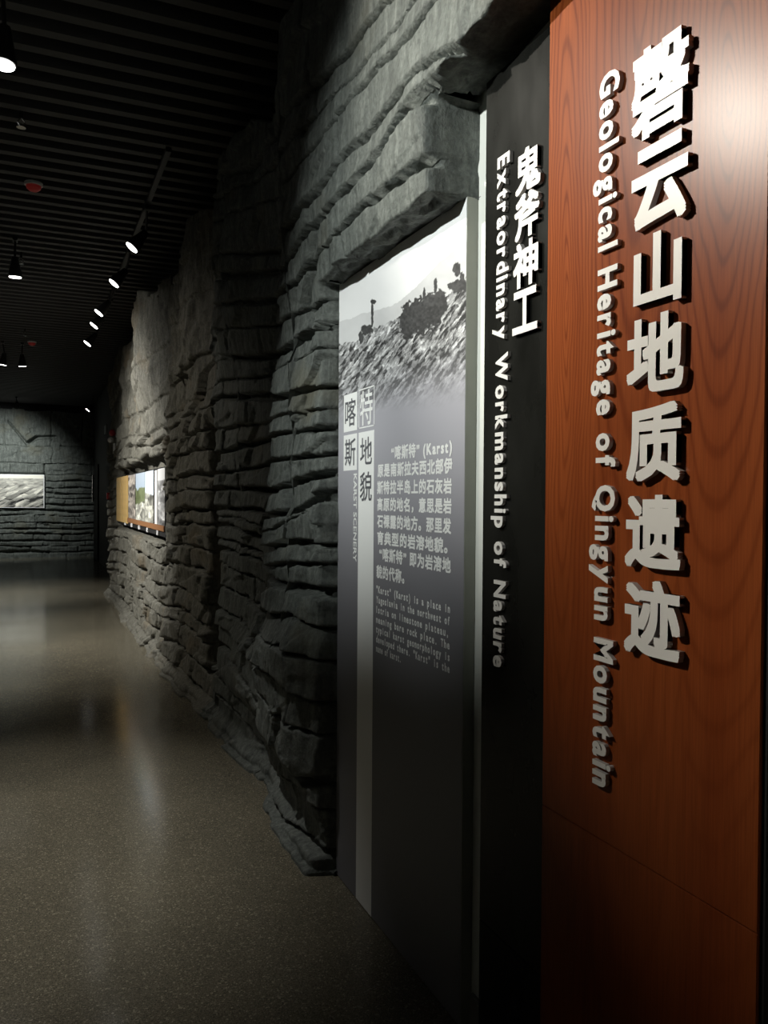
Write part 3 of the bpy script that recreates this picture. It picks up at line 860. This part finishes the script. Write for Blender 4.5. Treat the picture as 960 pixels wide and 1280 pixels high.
# KARST SCENERY reading down
V, F, N = text_mesh('KARST SCENERY', 1.0, 0, .02, 2)
lo, hi = V.min(0), V.max(0)
za, zb_ = atX(444, 592, XB).z, atX(444, 702, XB).z; ya_, yb_ = atX(442.2, 640, XB).y, atX(446.4, 640, XB).y
V[:, 0] = (V[:, 0]-lo[0])*((za-zb_)/(hi[0]-lo[0])); V[:, 1] = (V[:, 1]-lo[1])*(abs(ya_-yb_)/(hi[1]-lo[1]))
place_text('printed_line', V, F, N, (ya_, za), VR, VU, XT, (M['print_white'],), kb)
CREF = (-.10, .86)
def english(txt, l, r, h, emb):
    a = atX(*l, XB); b = atX(*r, XB)
    V, F, N = mono_mesh(txt, emb); lo, hi = V[:, 0].min(), V[:, 0].max()
    W = np.zeros_like(V); W[:, 0] = XT-V[:, 2]
    W[:, 1] = a.y-(V[:, 0]-lo)*(abs(a.y-b.y)/(hi-lo)); W[:, 2] = (a.z+b.z)/2+(V[:, 1]-.36)*(h/.76)
    PARA.append((W, F))
for txt, l, r in (('“喀斯特” (Karst)', (489.5, 565), (565.6, 558.8)), ('原是南斯拉夫西北部伊', (472.5, 587.7), (566, 582.5)), ('斯特拉半岛上的石灰岩', (472, 609.3), (565.2, 607.5)),
                  ('高原的地名，意思是岩', (472, 630.3), (565, 632.5)), ('石裸露的地方。那里发', (472, 651.7), (564.5, 657)), ('育典型的岩溶地貌。', (472, 671.7), (560, 683)),
                  ('“喀斯特” 即为岩溶地', (474.6, 692.5), (564, 707)), ('貌的代称。', (471, 712.7), (506, 722.8))):
    cjk_line(txt, l, r, .0455, .032)
for txt, l, r in (('"Karst" (Karst) is a place in', (471, 735.6), (563, 761.5)), ('Yugoslavia in the northwest of', (471, 748.7), (562.5, 776.2)), ('Istria on limestone plateau,', (471, 761), (560.5, 791)),
                  ('meaning bare rock place. The', (470.6, 774), (562.5, 806)), ('typical karst geomorphology is', (470.6, 786), (562.5, 821)), ('developed there. "Karst" is the', (470.6, 798), (562.5, 836)),
                  ('name of karst.', (470.6, 810), (501.3, 823))):
    english(txt, l, r, .0255, .034)
pv = MB()
for W, F in PARA: pv.add(W, F)
pv.build('printed_paragraph', M['print_white'], kb, kind='stuff')

# ------------------------------------------------------------------ long picture panel in the rock niche
XP = 1.10
PY0 = atX(147, 620, XP).y; PY1 = atX(207, 620, XP).y
PZ1 = atX(206, 583, XP).z; PZ0 = atX(206, 669, XP).z
pl = empty('picture_panel', (XP+.03, (PY0+PY1)/2, PZ0), 'long picture panel with tan bamboo slips and colour rock photographs set in rock wall', 'display')
MB().box(XP+.004, 1.225, PY1, PY0, PZ0-.02, PZ1).build('backing_board', M['black_paint'], pl)
def py_(px): return atX(px, 620, XP).y
for a, b in ((146.6, 152.4), (153.0, 160.2)):
    ya, yb = py_(a), py_(b); n = max(2, int(abs(ya-yb)/.10))
    for i in range(n):
        y0 = ya+(yb-ya)*i/n; y1 = ya+(yb-ya)*(i+1)/n
        MB().box(XP-.012, XP+.004, min(y0, y1)+.004, max(y0, y1)-.004, PZ0+.01, PZ1-.01, .003).build('bamboo_slip', M['bamboo'], pl)
def pic(kind, seed):
    def f(Y, Z):
        h = (Z-PZ0)/(PZ1-PZ0); n = fbm(Y*2, Z*5, seed, 5); q = facets(Y*3, Z*14, seed+1)+.5*facets(Y*8, Z*30, seed+2)
        rock = np.clip(.62+.45*q+.25*n, .1, .97)[..., None]*np.array([1, 1, .94])
        if kind == 0: sky = np.full(Y.shape+(3,), .82); hz = .92
        elif kind == 1: sky = np.stack([.60+.1*h, .70+.05*h, .80+0*h], -1); hz = .72
        elif kind == 2: sky = np.stack([.88+0*h, .93+0*h, .97+0*h], -1); hz = .62
        else: sky = np.full(Y.shape+(3,), .95); hz = .80
        e = h > hz+.10*n
        c = np.where(e[..., None], sky, rock)
        if kind == 0: c = c*np.array([.86, .82, .82])
        if kind == 1:
            g = (h < hz+.10*n) & (h > hz-.26+.15*n); c = np.where(g[..., None], np.stack([.46+.3*n, .50+.3*n, .36+.3*n], -1), c)
        if kind == 3: c = c.mean(-1, keepdims=True)*np.ones(3)
        return srgb(c)
    return f
for k, (a, b) in enumerate(((160.8, 169.4), (170.0, 181.4), (181.8, 192.2), (197.6, 206.5))):
    print_grid('photograph', XP-.004, py_(a), py_(b), PZ0+.085, PZ1-.012, 60, 50, pic(k, 500+k*11), pl,
               label=['hazy grey rock photograph', 'photograph of blue sky, green slope and rock', 'photograph of pale crags under white sky', 'black-and-white rock photograph'][k])
MB().box(XP-.006, XP+.003, py_(193.3), py_(193.9), PZ0+.085, PZ1-.02).build('divider', M['lamp_black'], pl)
MB().box(XP-.006, XP+.003, py_(197.2), py_(194.0), PZ0+.085, PZ1-.02).build('white_margin', M['print_white'], pl)
MB().box(XP-.010, XP+.003, py_(206), py_(160), PZ0+.030, PZ0+.083, .002).build('wooden_rail', M['brown_rail'], pl)
for px in (157, 165, 174.6, 185.2, 198):
    y = py_(px); MB().box(XP-.012, XP+.003, y-.045, y+.045, PZ0-.018, PZ0+.026, .002).build('white_tab', M['white_plastic'], pl)

# ------------------------------------------------------------------ framed picture on the far rock wall
XQ0 = pic_x-2.3
fp = empty('rock_photograph', (pic_x-1.15, 21.33, pic_z0), 'wide pale photograph of broken boulders on the far rock wall', 'picture')
MB().box(XQ0, pic_x, 21.318, 21.41, pic_z0, pic_z1, .004).build('picture_frame', M['white_plastic'], fp, label='thin pale edge')
def far_pic(Xg, Zg):
    h = (Zg-pic_z0)/(pic_z1-pic_z0); n = fbm(Xg*3, Zg*5, 601, 5)
    u = Xg*.8+Zg*.7; w_ = -Xg*.55+Zg*1.1
    q = facets(u*3.2, w_*11, 603)+.4*facets(u*8, w_*22, 604)
    big = .62+.55*q+.2*n
    big = np.where(big < .42, big*.45, big)
    small = .68+.22*facets(Xg*9, Zg*28, 606)+.15*n
    k = sstep(.55, .78, h+.1*n)
    v = big*(1-k)+small*k
    v = np.where(h > .88, .96, v)  # lamplight along the top edge, painted into the print as near-white
    v = np.clip(v, .08, .97)
    return srgb(np.stack([v, v*.98, v*.93], -1))
x = np.linspace(XQ0+.02, pic_x-.02, 180); z = np.linspace(pic_z0+.015, pic_z1-.015, 90); Xg, Zg = np.meshgrid(x, z)
V = np.stack([Xg.ravel(), np.full(Xg.size, 21.3165), Zg.ravel()], -1); c = len(x)
i, j = np.meshgrid(np.arange(len(z)-1), np.arange(c-1), indexing='ij')
F = np.stack([i*c+j, i*c+j+1, (i+1)*c+j+1, (i+1)*c+j], -1).reshape(-1, 4)
grid_mesh('photo_print', V, F, far_pic(Xg, Zg), fp)

# ------------------------------------------------------------------ ceiling fittings
def lamp_head(loc, aim, label, lens='lens', r=.045, group=None, mount=None):
    loc = Vector(loc); aim = Vector(aim).normalized()
    mt = Vector(mount) if mount else Vector((loc.x, loc.y, CEIL))
    t = empty('spotlight', mt, label, 'spotlight', group)
    back = loc-aim*.16
    b = MB(); b.lathe(loc+aim*.012, -aim, [(0, r*1.12), (.01, r*1.16), (.05, r*1.05), (.12, r*.72), (.17, r*.55), (.175, r*.3)], 20)
    bo = b.build('lamp_body', M['lamp_black'], t)
    MB().lathe(loc+aim*.013, aim, [(0, r), (.004, r*.98)], 24).build('lens', M[lens], bo)
    MB().tube(back, mt-Vector((0, 0, .03)), .010, 8).build('arm', M['lamp_black'], t)
    MB().box(mt.x-.02, mt.x+.02, mt.y-.05, mt.y+.05, mt.z-.035, mt.z, .004).build('track_adapter', M['lamp_black'], t)
    return t
RX = .80
for i, (px, py) in enumerate(((166, 308), (143.5, 353), (124.5, 390), (118.3, 406), (110, 428.5))):
    d = ray(px, py); p = CAM+d*((3.44-CAM.z)/d.z)
    lab = ['largest of the lit black spotlights on the ceiling track beside the rock', 'second nearest lit spotlight on the track beside the rock', 'middle one of the five lit spotlights on the track',
           'fourth lit spotlight from the camera on the track', 'farthest and lowest of five lit spotlights on the track'][i]
    lamp_head(p, (-.62, -.02, -.78), lab, group='spotlights on the track', r=.050, mount=(RX, p.y-.12, CEIL-.03))
MB().box(RX-.018, RX+.018, 5.3, 11.2, CEIL-.03, CEIL, .003).build('light_track', M['lamp_black'], label='black track rail under the ceiling carrying five spotlights', cat='track')
p = atZ(110, 512, 3.44)
lamp_head(p, (-.62, -.02, -.78), 'tiny lit spotlight far off near the dark doorway', group='far spotlights', r=.05, mount=(p.x+.1, p.y, CEIL))
p = atY(20.5, 507, 20.0)
lamp_head((p.x, p.y, p.z-.02), (-.1, .9, -.45), 'unlit-looking black spotlight in front of the far rock wall', group='far spotlights', lens='lens_dim', r=.06)
for i, (loc, tgt, pw, deg, bl, col) in enumerate(SPOTS):
    a = Vector(tgt)-Vector(loc)
    labs = {0: 'bright lamp at left edge of the ceiling, nearest of all', 1: 'right lamp of the bright pair at left edge', 2: 'left lamp of the bright pair at left edge',
            3: 'right lamp of the faint far pair on the ceiling', 4: 'left lamp of the faint far pair on the ceiling'}
    lab = labs.get(i, ['spotlight aimed at the wooden title panel', 'spotlight aimed at the printed text board', 'spotlight aimed at the layered rock beside the board',
                       'spotlight aimed at the long picture panel', 'spotlight aimed at the upper rock column', 'added fill lamp brightening the dim rock by the cleft', 'spotlight aimed at the far boulder photograph'][max(0, i-5)])
    lamp_head(loc, a, lab, r=.05, group='downlights over the walkway' if i < 5 else 'wall washing spotlights')
    l = add_spot('spot_light', Vector(loc)+a.normalized()*.03, tgt, pw, deg, bl, .03, col)

def detector(px, py, lab):
    p = atZ(px, py, CEIL-.03)
    t = empty('smoke_detector', (p.x, p.y, CEIL), lab, 'smoke detector', 'red detectors on the ceiling')
    MB().lathe((p.x, p.y, CEIL), (0, 0, -1), [(0, .062), (.018, .062), (.022, .056)], 24).build('detector_base', M['white_plastic'], t)
    MB().lathe((p.x, p.y, CEIL-.021), (0, 0, -1), [(0, .052), (.02, .048), (.035, .030), (.04, .012)], 24).build('detector_dome', M['detector'], t)
detector(42, 234, 'red round detector on the black ceiling, the larger and nearer')
detector(40, 429.5, 'red round detector on the black ceiling, the smaller and farther')
def sprinkler(px, py, lab):
    p = atZ(px, py, CEIL-.09)
    t = empty('sprinkler', (p.x, p.y, CEIL+.05), lab, 'sprinkler', 'sprinklers under the ceiling')
    MB().tube((p.x, p.y, CEIL+.05), (p.x, p.y, CEIL-.035), .012, 10).build('pipe', M['lamp_black'], t)
    b = MB()
    for s in (-1, 1):
        b.tube((p.x+s*.004, p.y, CEIL-.035), (p.x+s*.022, p.y, CEIL-.055), .004, 6); b.tube((p.x+s*.022, p.y, CEIL-.055), (p.x, p.y, CEIL-.082), .004, 6)
    b.build('sprinkler_frame', M['chrome'], t)
    MB().lathe((p.x, p.y, CEIL-.082), (0, 0, -1), [(0, .012), (.004, .026), (.006, .026)], 16).build('deflector', M['chrome'], t)
sprinkler(26.5, 160, 'small metal sprinkler at left of the ceiling, nearest of three')
sprinkler(26.5, 330, 'small metal sprinkler above the bright lamp pair')
sprinkler(31, 420, 'small metal sprinkler beside the farther red detector')

# ------------------------------------------------------------------ fittings near the far end of the rock
p = atY(141.5, 541, 12.25)
al = empty('alarm_sounder', (p.x, p.y, p.z-.08), 'small crimson alarm with white boxes high on the far rock edge', 'alarm')
MB().lathe((p.x, p.y+.03, p.z), (-.35, -1, 0), [(0, .045), (.03, .05), (.06, .040), (.075, .018)], 20).build('alarm_dome', M['red'], al)
q = atY(139, 549.5, 12.25); MB().lathe((q.x, q.y+.03, q.z), (-.35, -1, -.2), [(0, .038), (.04, .04), (.065, .022)], 18).build('lamp_cup', M['white_plastic'], al)
q = atY(146.6, 539, 12.25); MB().box(q.x-.014, q.x+.016, q.y-.01, q.y+.10, q.z-.085, q.z+.085, .004).build('white_box', M['white_plastic'], al)
q = atY(143.2, 560, 12.25); MB().box(q.x-.012, q.x+.014, q.y-.01, q.y+.10, q.z-.075, q.z+.07, .004).build('white_box', M['white_plastic'], al)
p = atY(136.5, 620, 12.9)
cpt = empty('call_point', (p.x, p.y, p.z-.05), 'small red fire call point on the dark rock edge left of the picture panel', 'call point')
MB().box(p.x-.035, p.x+.035, p.y, p.y+.05, p.z-.05, p.z+.05, .005).build('call_point_body', M['red'], cpt)
MB().box(p.x-.02, p.x+.02, p.y-.003, p.y+.001, p.z-.025, p.z+.02, .001).build('push_plate', flat('pale_red', (.6, .1, .1), .4), cpt)
p = atX(132.3, 537, 1.395)
MB().box(1.38, 1.398, p.y-.25, p.y+.25, p.z-.09, p.z+.09, .003).build('wall_sign', flat('dull_sign', (.20, .20, .20), .5), label='small dull grey sign plate on the black wall past the rock', cat='sign')
print('pieces', NR, 'tris', sum(len(o.data.polygons) for o in bpy.data.objects if o.type == 'MESH'))
